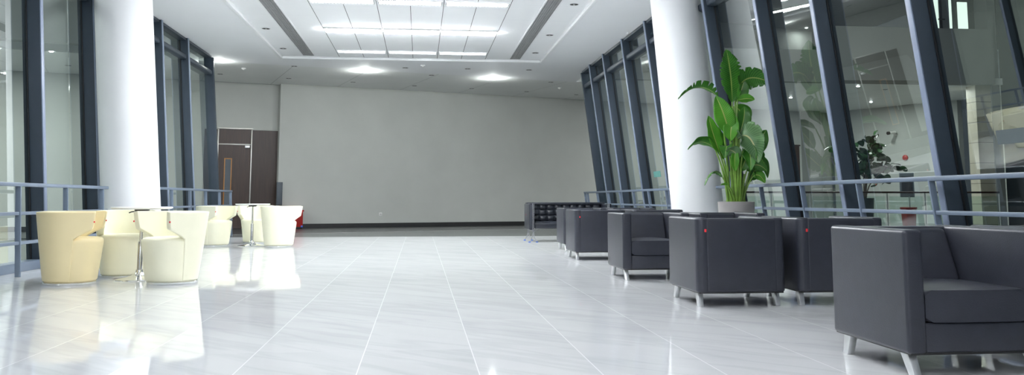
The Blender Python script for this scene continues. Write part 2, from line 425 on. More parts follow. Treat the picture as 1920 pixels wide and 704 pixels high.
# curtain walls, one window per bay
def mull_pts(X, side, y0, y1, z0, z1, d0, d1):
    def p(z, d, y): return Vector((X(z)+side*d, y, z))
    return [p(z0, d0, y0), p(z0, d1, y0), p(z0, d1, y1), p(z0, d0, y1), p(z1, d0, y0), p(z1, d1, y0), p(z1, d1, y1), p(z1, d0, y1)]
wn = [0]
def facade(X, side, ys, word):
    for i in range(len(ys)-1):
        ya, yb = ys[i], ys[i+1]
        wn[0] += 1
        w = empty('window_%d' % wn[0], (0, 0, 0)); struct(w)
        w['label'] = 'tall leaning glazed bay %d of the %s window wall, counted from the viewer' % (i+1, word); w['category'] = 'window'
        zt = CZ+0.04
        G().hexa(mull_pts(X, side, ya, ya+0.09, 0, zt, 0, 0.22), 0.006).build('mullion', M['mullion'], w)
        G().hexa(mull_pts(X, side, ya+0.004, ya+0.086, 0, zt, -0.014, 0.0), 0.003).build('lit_face_strip', M['cap'], w)  # thin strip added so the inner mullion face looks lit
        G().hexa(mull_pts(X, side, ya-0.012, ya+0.10, 0, zt, 0.152, 0.168)).build('gasket', M['gasket'], w, False)
        G().hexa(mull_pts(X, side, ya+0.09, yb, 3.86, 3.97, 0.03, 0.19), 0.03, 3).build('transom', M['mullion'], w)
        G().hexa(mull_pts(X, side, ya+0.09, yb, 0.0, 0.11, 0.02, 0.21), 0.008).build('sill', M['rail'], w)
        G().hexa(mull_pts(X, side, ya+0.09, yb, 4.28, zt, 0.03, 0.21), 0.006).build('head', M['mullion'], w)
        G().hexa(mull_pts(X, side, ya+0.09, yb, 0.11, 3.86, 0.172, 0.180)).build('pane', M['glass'], w, False)
        G().hexa(mull_pts(X, side, ya+0.09, yb, 3.97, 4.28, 0.172, 0.180)).build('upper_pane', M['glass'], w, False)
    wn[0] += 1
    w = empty('window_%d' % wn[0]); struct(w)
    w['label'] = 'free end post of the %s window wall near the hall' % word; w['category'] = 'window post'
    G().hexa(mull_pts(X, side, ys[-1], ys[-1]+0.10, 0, 4.29, 0, 0.22), 0.006).build('mullion', M['mullion'], w)
facade(XL, -1, [-2.1, -0.2, 1.7, 3.6, 5.5, 7.4, 9.45, 11.5, 13.35, 15.1, 16.9, 18.8, 21.1], 'left')
facade(XR, 1, [-2.1, -0.2, 1.7, 3.6, 5.5, 7.35, 9.2, 10.75, 12.67, 14.3, 16.0, 17.9, 19.83, 21.45, 22.64], 'right')

# ------------------------------------------------------------------ guard rails
def guard_rail(X, y0, y1, posts, lean, label, heights=(1.045, 0.74, 0.40)):
    t = tag(empty('guard_rail', (X, (y0+y1)/2, 0)), label, 'guard rail', 'steel guard rails in front of the glass')
    yc = (y0+y1)/2
    def P(z, y): return (lean*z, y-yc, z)
    z = heights[0]
    a, b = P(z, y0), P(z, y1)
    G().box((a[0]-0.03, a[1], z-0.022), (a[0]+0.03, b[1], z+0.022), 0.01, 2).build('top_rail', M['rail'], t)
    for z in heights[1:]:
        a, b = P(z, y0), P(z, y1)
        G().box((a[0]-0.017, a[1], z-0.019), (a[0]+0.017, b[1], z+0.019), 0.007, 2).build('mid_rail', M['rail'], t)
    for y in posts:
        pts = []
        for z in (0, heights[0]-0.02):
            for dx, dy in ((-0.03, -0.012), (0.03, -0.012), (0.03, 0.012), (-0.03, 0.012)):
                pts.append((lean*z+dx, y-yc+dy, z))
        G().hexa(pts, 0.004).build('post', M['rail'], t)
    return t
guard_rail(-4.45, 5.2, 12.95, [5.3, 6.5, 7.7, 8.95, 10.2, 11.5, 12.75], -0.05, 'blue-grey steel guard rail before the left glass, nearer than the white column', (1.03, 0.705, 0.375))
guard_rail(-4.45, 13.8, 21.2, [13.9, 15.0, 16.2, 17.45, 18.7, 19.95, 21.1], -0.05, 'blue-grey steel guard rail before the left glass, beyond the white column', (1.055, 0.72, 0.39))
guard_rail(4.735, 3.0, 12.9, [3.4, 4.7, 6.0, 7.3, 8.6, 9.95, 11.2, 12.4], -0.13, 'blue-grey steel guard rail behind the armchairs, this side of the potted plant', (1.05, 0.745, 0.42))
guard_rail(4.735, 13.85, 23.7, [14.4, 15.7, 16.95, 18.2, 19.45, 20.7, 22.0, 23.3, 23.65], -0.13, 'blue-grey steel guard rail behind the far sofa, beyond the right white column', (1.05, 0.745, 0.42))

# ------------------------------------------------------------------ leather armchairs
def arm_chair():
    W, D = 0.745, 0.79
    t = empty('armchair')
    z0, z1 = 0.115, 0.715
    for s in (-1, 1):
        x0, x1 = sorted((s*W/2, s*(W/2-0.10)))
        g = G()
        bm = bmesh.new(); bmesh.ops.create_cube(bm, size=1)
        for v in bm.verts: v.co = Vector(((x0+x1)/2+v.co.x*(x1-x0), v.co.y*D, (z0+z1)/2+v.co.z*(z1-z0)))
        be = [e for e in bm.edges if abs(e.verts[0].co.z-e.verts[1].co.z) > 0.1 and e.verts[0].co.y > 0 and (e.verts[0].co.x*s) > W/2-0.02]
        bmesh.ops.bevel(bm, geom=be, offset=0.055, segments=6, profile=0.5, affect='EDGES')
        rest = [e for e in bm.edges if len(e.link_faces) == 2 and e.calc_face_angle(0) > 0.6]
        bmesh.ops.bevel(bm, geom=rest, offset=0.020, segments=4, profile=0.5, affect='EDGES')
        g.bm(bm)
        g.build('armrest', M['leather'], t)
    # back shell, slightly pillowed panel between the arms
    g = G(); xi = W/2-0.075
    n = 14
    bm = bmesh.new(); bmesh.ops.create_cube(bm, size=1)
    for v in bm.verts: v.co = Vector((v.co.x*2*(xi), D/2-0.06+v.co.y*0.125, (z0+z1)/2-0.002+v.co.z*(z1-z0-0.006)))
    bmesh.ops.bevel(bm, geom=bm.edges[:], offset=0.022, segments=4, profile=0.5, affect='EDGES')
    g.bm(bm); g.build('backrest', M['leather'], t)
    # reclined inner back cushion
    xi = W/2-0.102
    yb, yf = D/2-0.10, D/2-0.24
    G().hexa([(-xi, yf-0.03, 0.40), (xi, yf-0.03, 0.40), (xi, yb, 0.40), (-xi, yb, 0.40),
              (-xi, yf+0.10, 0.700), (xi, yf+0.10, 0.700), (xi, yb+0.02, 0.700), (-xi, yb+0.02, 0.700)], 0.028, 4).build('back_cushion', M['leather'], t)
    # seat cushion with a crown
    bm = bmesh.new(); bmesh.ops.create_grid(bm, x_segments=14, y_segments=14, size=0.5)
    ext = bmesh.ops.extrude_face_region(bm, geom=bm.faces[:])
    for v in [e for e in ext['geom'] if isinstance(e, bmesh.types.BMVert)]: v.co.z += 1
    y0, y1 = -D/2+0.012, D/2-0.20
    for v in bm.verts:
        u, w, k = v.co.x*2, v.co.y*2, v.co.z
        cr = (1-u*u)*(1-w*w)
        zz = 0.265+k*0.155+(0.022*cr if k > 0.5 else 0)
        bul = 0.012*(1-u*u)*(1 if w < -0.99 else 0)
        v.co = Vector((u*xi, (y0+y1)/2+w*(y1-y0)/2-bul, zz))
    ed = [e for e in bm.edges if len(e.link_faces) == 2 and e.calc_face_angle(0) > 0.9]
    bmesh.ops.bevel(bm, geom=ed, offset=0.024, segments=4, profile=0.5, affect='EDGES')
    g = G(); g.bm(bm); g.build('seat_cushion', M['leather'], t)
    G().box((-xi-0.004, -D/2+0.014, 0.118), (xi+0.004, D/2-0.10, 0.262), 0.012, 3).build('seat_base', M['leather'], t)
    G().box((-W/2+0.02, -D/2+0.02, 0.108), (W/2-0.02, D/2-0.02, 0.124), 0.003).build('underside', M['black'], t)
    # splayed tapering legs
    for sx in (-1, 1):
        for sy in (-1, 1):
            xc = sx*(W/2-0.05); yt = sy*(D/2-0.10); ybm = sy*(D/2-0.035)
            if sy > 0: yt -= 0.03; ybm -= 0.06
            a = 0.036; b = 0.026
            G().hexa([(xc-0.020, ybm-b, 0), (xc+0.020, ybm-b, 0), (xc+0.020, ybm+b, 0), (xc-0.020, ybm+b, 0),
                      (xc-0.022, yt-a, 0.116), (xc+0.022, yt-a, 0.116), (xc+0.022, yt+a, 0.116), (xc-0.022, yt+a, 0.116)], 0.003).build('leg', M['alu'], t)
    tg = G().box((W/2-0.082, D/2-0.002, 0.60), (W/2-0.066, D/2+0.006, 0.625), 0.002).build('label_tag', M['red_tag'], t)
    tg['label'] = 'small red sewn-in tag'
    return t
chair0 = arm_chair()
GA = 'charcoal leather armchairs along the right glass'
arm_specs = [
    (2.735, 4.395, 0.0, 'charcoal leather armchair nearest the viewer, facing forward with its seat visible'),
    (3.590, 4.395, 0.0, 'charcoal leather armchair cut off by the right edge, beside the nearest one'),
    (2.595, 7.145, PI, 'charcoal armchair turned back-to with a red tag, directly before the tall plant'),
    (3.450, 7.145, PI, 'charcoal armchair turned back-to, half hidden behind the nearest armchair'),
    (2.545, 9.475, 0.0, 'charcoal armchair facing forward, seat seen just left of the back-turned one'),
    (3.400, 9.475, 0.0, 'charcoal armchair facing forward whose top shows below the grey planter'),
    (2.575, 12.50, PI, 'charcoal armchair turned back-to with a red tag, just before the tufted sofa'),
    (3.430, 12.50, PI, 'charcoal armchair turned back-to whose top shows over the forward-facing one'),
    (2.800, 14.80, 0.0, 'charcoal armchair whose side peeps out between tufted sofa and back-turned armchair'),
    (3.655, 14.80, 0.0, 'charcoal armchair hidden farthest back in the row, only its top edge showing'),
]
for i, (x, y, r, lab) in enumerate(arm_specs):
    o = chair0 if i == 0 else copy_tree(chair0)
    o.location = (x, y, 0); o.rotation_euler = (0, 0, r); tag(o, lab, 'armchair', GA)

# ------------------------------------------------------------------ tufted sofa
def puff_grid(w, h, nx, ny, depth, res=8):
    # heightfield of square tufted cushions; returns verts (u,v,d), faces
    X, Y = nx*res, ny*res
    vs, fs = [], []
    for j in range(Y+1):
        for i in range(X+1):
            a = abs(math.sin(PI*i/res)); b = abs(math.sin(PI*j/res))
            d = depth*(0.25+0.75*(a*b)**0.45) if a*b > 1e-6 else depth*(0.12 if (a > 0.1 or b > 0.1) else 0.0)
            vs.append((w*(i/X-0.5), h*j/Y, d))
    for j in range(Y):
        for i in range(X):
            k = j*(X+1)+i
            fs.append((k, k+1, k+X+2, k+X+1))
    return vs, fs
def tufted_sofa():
    L, D = 1.70, 0.86
    t = empty('tufted_sofa')
    g = G(); g.box((-L/2+0.10, D/2-0.22, 0.30), (L/2-0.10, D/2-0.02, 0.775), 0.02, 3)
    vs, fs = puff_grid(L-0.22, 0.36, 9, 3, 0.045)
    g.add([(x, D/2-0.215-d-0.05*(1-z/0.4), 0.415+z) for x, z, d in vs], fs)
    g.build('backrest', M['leather2'], t)
    g = G(); g.box((-L/2+0.10, -D/2+0.03, 0.27), (L/2-0.10, D/2-0.10, 0.395), 0.03, 4)
    vs, fs = puff_grid(L-0.22, 0.58, 9, 4, 0.035)
    g.add([(x, -D/2+0.05+z, 0.385+d) for x, z, d in vs], fs)
    g.build('seat', M['leather2'], t)
    G().box((-L/2+0.02, D/2-0.30, 0.745), (L/2-0.02, D/2+0.01, 0.80), 0.02, 3).build('top_pad', M['leather2'], t)
    for s in (-1, 1):
        x0, x1 = sorted((s*L/2, s*(L/2-0.10)))
        G().box((x0, -D/2+0.02, 0.245), (x1, D/2, 0.77), 0.018, 3).build('armrest', M['leather2'], t)
        lf = empty('leg_frame'); lf.parent = t
        g = G()
        xc = s*(L/2-0.075)
        bar = 0.026
        def strip(pts, yy, wy=0.02, th=0.007):
            # flat bar in the x-z plane at depth yy
            n = len(pts); v = []
            for i, (x, z) in enumerate(pts):
                p0 = pts[max(0, i-1)]; p1 = pts[min(n-1, i+1)]
                tx, tz = p1[0]-p0[0], p1[1]-p0[1]; l = math.hypot(tx, tz) or 1
                nx, nz = -tz/l*th, tx/l*th
                v += [(xc+x-nx, yy-wy, z-nz), (xc+x-nx, yy+wy, z-nz), (xc+x+nx, yy+wy, z+nz), (xc+x+nx, yy-wy, z+nz)]
            f = [(3, 2, 1, 0), tuple(4*(n-1)+k for k in range(4))]
            for i in range(n-1):
                for k in range(4): f.append((4*i+k, 4*i+(k+1) % 4, 4*i+4+(k+1) % 4, 4*i+4+k))
            g.add(v, f)
        yf, yr = -D/2-0.005, D/2-0.06
        for dx in (-0.014, 0.014):
            strip([(dx, 0.775), (dx*0.9, 0.6), (dx*0.7, 0.40), (dx, 0.22)], yf)
        for yy in (yf, yr):
            for sgn in (-1, 1):
                strip([(sgn*0.006, 0.26), (sgn*0.008, 0.18), (sgn*0.022, 0.10), (sgn*0.050, 0.045), (sgn*0.075, 0.012)], yy)
        strip([(0.0, 0.20), (0.05, 0.235), (0.10, 0.25)], yf+0.02)
        g.box((xc-0.012, yf, 0.225), (xc+0.012, yr, 0.245), 0.003)
        o = g.build('chrome_bars', M['chrome2'], lf); o['label'] = 'chrome flat-bar side frame'
        for yy in (yf, yr):
            for sgn in (-1, 1):
                G().box((xc+sgn*0.075-0.022, yy-0.024, 0), (xc+sgn*0.075+0.022, yy+0.024, 0.016), 0.004).build('foot_pad', M['blue_pad'], lf)['label'] = 'blue protective foot pad'
    G().box((-L/2-0.003, 0.14, 0.53), (-L/2+0.004, 0.16, 0.555), 0.001).build('label_tag', M['red_tag'], t)
    return t
so = tufted_sofa(); so.location = (3.06, 17.68, 0)
tag(so, 'black button-tufted leather sofa with chrome legs before the grey wall', 'sofa')

# ------------------------------------------------------------------ cream tub chairs (front faces -Y)
def plan(u, r):
    # outer U-shaped outline, u in [-1,1], 0 = back; returns x,y for radius r
    a = PI/2*r; L = 0.80*r; tot = a+L; s = abs(u)*tot
    if s <= a:
        th = s/r; x = r*math.sin(th); y = r*math.cos(th)
    else:
        x = r-0.03*r*((s-a)/L)**2; y = -(s-a)
    return (x if u >= 0 else -x), y
def tub_chair(mat):
    t = empty('tub_chair')
    zt = 0.735; zs = 0.475
    def rad(z): return 0.247+(0.338-0.247)*((z-0.03)/(zt-0.03))**0.9
    # seat drum: back half round, front a soft rounded square
    def drum(ang, r):
        c, s = math.cos(ang), math.sin(ang)
        if s >= 0: return r*c, r*s
        n = 2.5; k = (abs(c)**n+abs(s)**n)**(-1/n)
        return r*c*k, r*s*k*1.03
    prof = [(0.965, 0.032), (0.985, 0.045), (0.975, 0.12), (0.968, 0.25), (0.962, 0.38), (0.958, 0.425), (0.945, 0.448), (0.90, 0.465), (0.80, 0.474), (0.5, 0.480), (0.15, 0.482)]
    n = 64; vs = []; fs = []
    for k, z in prof:
        for i in range(n):
            x, y = drum(2*PI*i/n, k*rad(min(z, 0.44)))
            vs.append((x, y, z))
    for j in range(len(prof)-1):
        for i in range(n): fs.append((j*n+i, j*n+(i+1) % n, (j+1)*n+(i+1) % n, (j+1)*n+i))
    fs.append(tuple(reversed(range(n)))); fs.append(tuple((len(prof)-1)*n+i for i in range(n)))
    g = G(); g.add(vs, fs); g.build('seat', mat, t, ang=60)
    # back shell with forward wings
    us = []; NU = 56
    for i in range(NU+1): us.append(-1+2*i/NU)
    U1 = 0.785
    us = sorted(us+[-U1-0.012, -U1+0.012, U1-0.012, U1+0.012, -0.985, 0.985])
    def zlow(u):
        k = max(0.0, (abs(u)-U1)/(1-U1)); return 0.462+0.095*k**0.85
    lowz = [0.036, 0.05, 0.12, 0.22, 0.32, 0.40]
    up = [0.0, 0.06, 0.25, 0.5, 0.75, 0.93, 1.0]
    idx = {}; vs = []; fs = []
    def vert(i, key, z):
        if (i, key) not in idx:
            r = rad(z)
            # wing tips lean back a little with height so the leading edge slants
            x, y = plan(us[i]*(1.0 if abs(us[i]) < 0.6 else 1.0-0.02*max(0, (0.62-z))/0.12*(abs(us[i])-0.6)/0.4), r)
            idx[(i, key)] = len(vs); vs.append((x, y, z))
        return idx[(i, key)]
    for i in range(len(us)-1):
        a, b = i, i+1
        if max(abs(us[a]), abs(us[b])) <= U1+1e-6:
            cols = [('l', k) for k in range(len(lowz))]+[('u', 0)]
            for c0, c1 in zip(cols[:-1], cols[1:]):
                za = lambda q, i_: lowz[q[1]] if q[0] == 'l' else zlow(us[i_])
                fs.append((vert(a, c0, za(c0, a)), vert(b, c0, za(c0, b)), vert(b, c1, za(c1, b)), vert(a, c1, za(c1, a))))
        for k in range(len(up)-1):
            def zz(q, i_): return zlow(us[i_])+(zt-zlow(us[i_]))*up[q]
            fs.append((vert(a, ('u', k), zz(k, a)), vert(b, ('u', k), zz(k, b)), vert(b, ('u', k+1), zz(k+1, b)), vert(a, ('u', k+1), zz(k+1, a))))
    g = G(); g.add(vs, fs); sh = g.build('back_shell', mat, t)
    # make sure normals point outwards so the thickness goes inwards
    me = sh.data; p = me.polygons[len(me.polygons)//2]
    if p.normal.dot(Vector((p.center.x, p.center.y, 0))) < 0: me.flip_normals()
    so_ = sh.modifiers.new('s', 'SOLIDIFY'); so_.thickness = 0.072; so_.offset = -0.96
    ss = sh.modifiers.new('b', 'BEVEL'); ss.width = 0.022; ss.segments = 4; ss.limit_method = 'ANGLE'; ss.angle_limit = math.radians(50)
    bake(sh)
    for s in (-1, 1):
        x, y = plan(s*0.975, rad(0.64))
        G().box((x-0.007, y-0.027, 0.628), (x+0.007, y-0.015, 0.645), 0.003).build('label_tag', M['red_tag'], t)['label'] = 'small red tag on the wing edge'
    G().lathe([(0.225, 0.0), (0.248, 0.002), (0.250, 0.022), (0.243, 0.028), (0.225, 0.032)], 48).build('base_ring', M['chrome'], t)['label'] = 'chrome swivel base ring'
    return t
def face(dx, dy): return math.atan2(dx, -dy)     # rotation that turns -Y towards (dx,dy)
tub_tan = tub_chair(M['tan']); tub_cream = tub_chair(M['cream'])
GT = 'leather tub chairs round the small tables'
tub_tan.location = (-3.575, 9.36, 0); tub_tan.rotation_euler = (0, 0, face(0.97, 0.16))
tag(tub_tan, 'buff yellow tub chair seen from its side, left of the near table', 'tub chair', GT)
tspecs = [
    (-3.30, 10.18, face(0.38, -0.92), 'cream tub chair behind the near pedestal table, in front of the column'),
    (-2.55, 9.34, face(-0.66, -0.75), 'cream tub chair right of the near pedestal table, turned towards it'),
    (-3.80, 16.55, face(0.90, -0.42), 'cream tub chair left of the far pedestal table, by the guard rail'),
    (-3.22, 17.60, face(-0.15, -0.98), 'cream tub chair behind the far pedestal table, mostly hidden'),
    (-2.57, 16.20, face(0.62, 0.78), 'cream tub chair showing its back, right of the far pedestal table'),
]
for i, (x, y, r, lab) in enumerate(tspecs):
    o = tub_cream if i == 0 else copy_tree(tub_cream)
    o.location = (x, y, 0); o.rotation_euler = (0, 0, r); tag(o, lab, 'tub chair', GT)

# ------------------------------------------------------------------ pedestal tables
def table():
    t = empty('pedestal_table')
    G().lathe([(0.285, 0.757), (0.300, 0.760), (0.313, 0.769), (0.313, 0.777), (0.308, 0.781)], 64).build('tabletop', M['white_lam'], t)
    G().lathe([(0.055, 0.729), (0.075, 0.741), (0.078, 0.7565)], 24).build('mount', M['black'], t)['label'] = 'black mount under the top'
    G().lathe([(0.0165, 0.39), (0.0165, 0.731)], 20).build('upper_stem', M['chrome'], t)
    G().lathe([(0.026, 0.07), (0.026, 0.405), (0.023, 0.409)], 24).build('lower_stem', M['darkchrome'], t)
    prof = [(0.250, 0.0), (0.252, 0.006), (0.245, 0.012), (0.19, 0.020), (0.13, 0.031), (0.08, 0.047), (0.048, 0.068), (0.036, 0.09), (0.034, 0.11), (0.027, 0.113)]
    G().lathe(prof, 48).build('base', M['chrome'], t)['label'] = 'chrome trumpet base'
    G().tube([(-0.03, -0.02, 0.737), (-0.10, -0.03, 0.729), (-0.125, -0.035, 0.719)], 0.006, 8).build('lever', M['black'], t)
    return t
t0 = table(); t0.location = (-3.0, 9.72, 0)
tag(t0, 'white round pedestal table with chrome stem, nearer, among three tub chairs', 'table', 'pedestal tables')
t1 = copy_tree(t0); t1.location = (-3.09, 16.42, 0); t1.rotation_euler = (0, 0, 0.6)
tag(t1, 'white round pedestal table with chrome stem, farther, before the brown door', 'table', 'pedestal tables')

# ------------------------------------------------------------------ tall plant in a grey planter
def leaf_mesh(base, ctrl, tip, width, side, droop=0.0, fold=0.25, torn=0.0, seed=0, wave=0.03, peak=0.42):
    rnd = random.Random(seed)
    base, ctrl, tip, side = Vector(base), Vector(ctrl), Vector(tip), Vector(side).normalized()
    N, K = 44, 6
    g = G(); uv = []
    vs = []
    notch = [0.0]*(N+1)
    notchR = [0.0]*(N+1)
    if torn:
        for arr in (notch, notchR):
            i = 5
            while i < N-2:
                arr[i] = torn*rnd.uniform(0.5, 1.0); i += rnd.randint(3, 7)
    ph = rnd.uniform(0, 6)
    for i in range(N+1):
        t = i/N
        p = base*(1-t)**2+ctrl*2*t*(1-t)+tip*t*t
        tan = ((ctrl-base)*(1-t)+(tip-ctrl)*t).normalized()
        s = (side-tan*side.dot(tan)).normalized()
        nrm = s.cross(tan).normalized()
        if t < peak: w = math.sin(PI/2*(t/peak))**0.75
        else: w = max(0.0, math.cos(PI/2*((t-peak)/(1-peak))))**0.72
        w = max(0.012, w)*width/2
        for k in range(-K, K+1):
            q = k/K
            nn = notch[i] if q < 0 else notchR[i]
            qq = q*(1-nn*abs(q)) if nn else q
            off = s*(w*qq)
            h = fold*abs(qq)*w-droop*w*qq*qq
            wv = wave*width*math.sin(t*19+ph+(2 if q > 0 else 0))*abs(q)**2
            vs.append(p+off+nrm*(h+wv)); uv.append((0.5+q/2, t))
    nc = 2*K+1; fs = []
    for i in range(N):
        for k in range(nc-1):
            a = i*nc+k; fs.append((a, a+1, a+nc+1, a+nc))
    g.add(vs, fs)
    return g, uv
def build_leaf(parent, mat, **kw):
    g, uv = leaf_mesh(**kw)
    o = g.build('leaf', mat, parent, ang=180)
    me = o.data; ul = me.uv_layers.new(name='UVMap')
    for l in me.loops: ul.data[l.index].uv = uv[l.vertex_index]
    so_ = o.modifiers.new('s', 'SOLIDIFY'); so_.thickness = 0.003; so_.offset = 0
    bake(o)
    return o
plant = tag(empty('potted_banana_plant', (4.17, 11.0, 0)), 'tall banana-leaved plant in a grey planter before the right white column', 'potted plant')
G().lathe([(0.19, 0.0), (0.20, 0.01), (0.238, 0.81), (0.240, 0.832), (0.226, 0.834), (0.222, 0.78)], 48).build('planter', M['pot'], plant)['label'] = 'warm grey tapered planter'
G().lathe([(0.0, 0.79), (0.12, 0.798), (0.222, 0.785)], 32, cap=False).build('soil', M['soil'], plant)
SC = 0.00334
def PL(zx, zy, dy=0.0): return ((zx-290)*SC, dy, 0.83+(640-zy)*SC)
def stalk(pts, r0=0.022, r1=0.009):
    n = len(pts); P = [Vector(p) for p in pts]
    out = []
    for i in range(13):
        t = i/12
        if n == 3: p = P[0]*(1-t)**2+P[1]*2*t*(1-t)+P[2]*t*t
        else: p = P[0].lerp(P[1], t)
        out.append(p)
    G().tube(out, [r0+(r1-r0)*i/12 for i in range(13)], 8).build('stalk', M['stalk'], plant)
LV = [  # base, ctrl, tip, width(px), side, mat, opts
    ((283,242,-.02),(290,130,.02),(265,28,-.02), 100, (1,.1,0), 'leafA', dict(fold=.18, torn=.35, peak=.5)),
    ((298,235,.0),(318,88,-.02),(454,176,-.12), 96, (.35,-.35,.8), 'leafA', dict(fold=.1, droop=.15, torn=.4, peak=.45)),
    ((300,240,.0),(330,190,.0),(335,150,-.02), 62, (.9,-.3,0), 'leafA', dict(fold=.15)),
    ((228,222,.0),(150,140,-.05),(54,236,-.1), 62, (.25,-.9,.35), 'leafA', dict(fold=-.1, droop=.4, torn=.85)),
    ((258,378,-.10),(240,300,-.16),(204,222,-.13), 82, (1,-.15,.1), 'leafB', dict(fold=.2, peak=.45)),
    ((222,444,-.05),(190,380,-.12),(174,300,-.10), 66, (1,.35,0), 'leafB', dict(fold=.25)),
    ((205,432,-.05),(140,375,-.12),(77,438,-.22), 56, (.1,-.8,.5), 'leafA', dict(fold=.1, droop=.4)),
    ((225,545,-.12),(175,485,-.18),(140,577,-.22), 30, (.4,-.8,.3), 'leafA', dict(fold=.2, torn=.5)),
    ((285,392,-.16),(335,345,-.26),(346,490,-.34), 108, (.92,-.3,.30), 'leafC', dict(fold=-.12, droop=.45, peak=.42, torn=.15)),
    ((300,440,-.2),(330,420,-.28),(318,520,-.3), 60, (.9,-.3,.2), 'leafA', dict(fold=-.1, droop=.3)),
    ((255,430,-.1),(235,400,-.2),(222,470,-.26), 54, (.8,-.5,.2), 'leafA', dict(fold=-.1, droop=.3)),
    ((300,380,-.08),(330,300,-.1),(322,262,-.1), 60, (.9,-.2,.2), 'leafA', dict(fold=.2)),
    ((372,460,-.02),(390,395,-.05),(424,352,.0), 62, (.8,-.3,-.5), 'leafA', dict(fold=.2)),
    ((325,385,.1),(365,340,.12),(412,335,.1), 36, (.2,-.7,.7), 'leafA', dict(fold=.15)),
    ((395,462,.05),(425,470,.05),(430,545,.05), 34, (.8,-.5,0), 'leafA', dict(fold=.2)),
    ((296,238,-.1),(330,225,-.14),(360,236,-.16), 40, (.1,-.6,.8), 'leafB', dict(fold=.25)),
    ((300,255,.08),(360,270,.1),(305,375,.05), 90, (.8,-.6,.1), 'leafA', dict(fold=.15, droop=.2)),
    ((262,400,-.12),(255,340,-.16),(285,300,-.12), 62, (.9,-.4,0), 'leafB', dict(fold=.3)),
    ((320,520,-.15),(350,470,-.22),(395,520,-.22), 66, (.45,-.6,.6), 'leafA', dict(fold=.1, droop=.3, torn=.3)),
    ((350,540,-.1),(372,520,-.16),(392,566,-.16), 42, (.8,-.5,.2), 'leafB', dict(fold=.2)),
    ((240,575,-.16),(222,562,-.2),(205,575,-.2), 16, (.1,-.8,.5), 'leafB', dict(fold=.2)),
    ((285,470,-.18),(262,430,-.24),(225,440,-.26), 56, (.5,-.6,.6), 'leafC', dict(fold=.2, droop=.2)),
    ((300,520,-.1),(325,470,-.14),(330,420,-.12), 56, (1,-.3,0), 'leafA', dict(fold=.3)),
    ((268,520,-.2),(262,470,-.22),(272,430,-.2), 34, (1,-.2,0), 'leafB', dict(fold=.4)),
    ((250,470,.05),(225,400,.1),(240,340,.1), 60, (1,.3,0), 'leafA', dict(fold=.25)),
    ((345,560,.02),(385,500,.05),(418,440,.06), 70, (.7,.4,-.6), 'leafA', dict(fold=.2, torn=.3)),
]
for i, (b, c, tp, w, sd, mk, op) in enumerate(LV):
    build_leaf(plant, M[mk], base=PL(*b), ctrl=PL(*c), tip=PL(*tp), width=w*SC, side=sd, seed=i+3, **op)
for i, (b, c, tp, w, sd, mk, op) in enumerate(LV):
    bx = 290+max(-32, min(32, (b[0]-290)*0.35))+random.uniform(-6, 6)
    dy = max(-0.12, min(0.12, b[2]*0.6))
    lo = Vector(PL(bx, 648, dy)); hi = Vector(PL(*b)); c0 = Vector(PL(*c))
    mid = lo.lerp(hi, 0.6); mid.x += (lo.x-hi.x)*0.25
    mid = mid+(hi-c0)*0.15
    stalk([lo, mid, hi], 0.020 if b[1] < 480 else 0.013, 0.009)
for bx, dy, h in ((268, -.06, 520), (286, -.10, 480), (302, -.08, 500), (318, -.04, 530), (280, .04, 430), (296, .02, 420), (255, 0, 540)):
    stalk([PL(bx, 648, dy), PL(bx*0.6+290*0.4+2, (648+h)/2, dy), PL(290+(bx-290)*1.2, h, dy)], 0.030, 0.016)

# ------------------------------------------------------------------ hall objects
def hallbox(g, s0, s1, z0, z1, o0, o1, bev=0.0):
    g.hexa([hall(s0, z0, o0), hall(s1, z0, o0), hall(s1, z0, o1), hall(s0, z0, o1), hall(s0, z1, o0), hall(s1, z1, o0), hall(s1, z1, o1), hall(s0, z1, o1)], bev); return g
d1 = struct(empty('door_1'), 'dark brown wooden door with a narrow glazed slot', 'door')
hallbox(G(), -6.10, -5.19, 0.01, 2.47, 0.305, 0.345).build('leaf', M['wood'], d1, False)
hallbox(G(), -6.10, -5.19, 2.50, 2.93, 0.30, 0.345).build('transom_panel', M['wood'], d1, False)
hallbox(G(), -6.14, -5.15, 2.93, 2.975, 0.26, 0.36, 0.004).build('head_frame', M['steel'], d1)
hallbox(G(), -5.19, -5.155, 0.0, 2.93, 0.26, 0.36, 0.004).build('side_frame', M['steel'], d1)
hallbox(G(), -6.14, -6.105, 0.0, 2.93, 0.26, 0.36, 0.004).build('side_frame', M['steel'], d1)
hallbox(G(), -6.10, -5.20, 2.465, 2.50, 0.285, 0.35, 0.003).build('rail', M['steel'], d1)
vp = G()
for a in ((-5.93, -5.90, .55, 2.07), (-5.74, -5.71, .55, 2.07), (-5.90, -5.74, 2.04, 2.07), (-5.90, -5.74, .55, .58)):
    hallbox(vp, a[0], a[1], a[2], a[3], 0.288, 0.31, 0.003)
vp.build('slot_frame', M['orange_wood'], d1)
hallbox(G(), -5.90, -5.74, .58, 2.04, 0.298, 0.304).build('slot_pane', M['greybox'], d1, False)
hallbox(G(), -5.36, -5.22, 2.38, 2.45, 0.25, 0.305, 0.006).build('door_closer', M['alu'], d1)
hallbox(G(), -6.03, -6.0, 1.0, 1.14, 0.24, 0.305, 0.006).build('handle', M['alu'], d1)
struct(hallbox(G(), -5.15, -4.41, 0, 2.92, 0.30, 0.35).build('wall_panel', M['wood2'], smooth=False), 'dark brown veneer panel right of the door', 'wall panel')
struct(hallbox(G(), -6.5, -6.14, 0, 2.92, 0.30, 0.35).build('wall_panel', M['wood2'], smooth=False), 'dark brown veneer panel left of the door', 'wall panel')
fb = empty('wall_cabinet', hall(-4.37, 0.70, 0)); tag(fb, 'slate grey flat cabinet on the grey wall corner beside the brown door', 'wall cabinet')
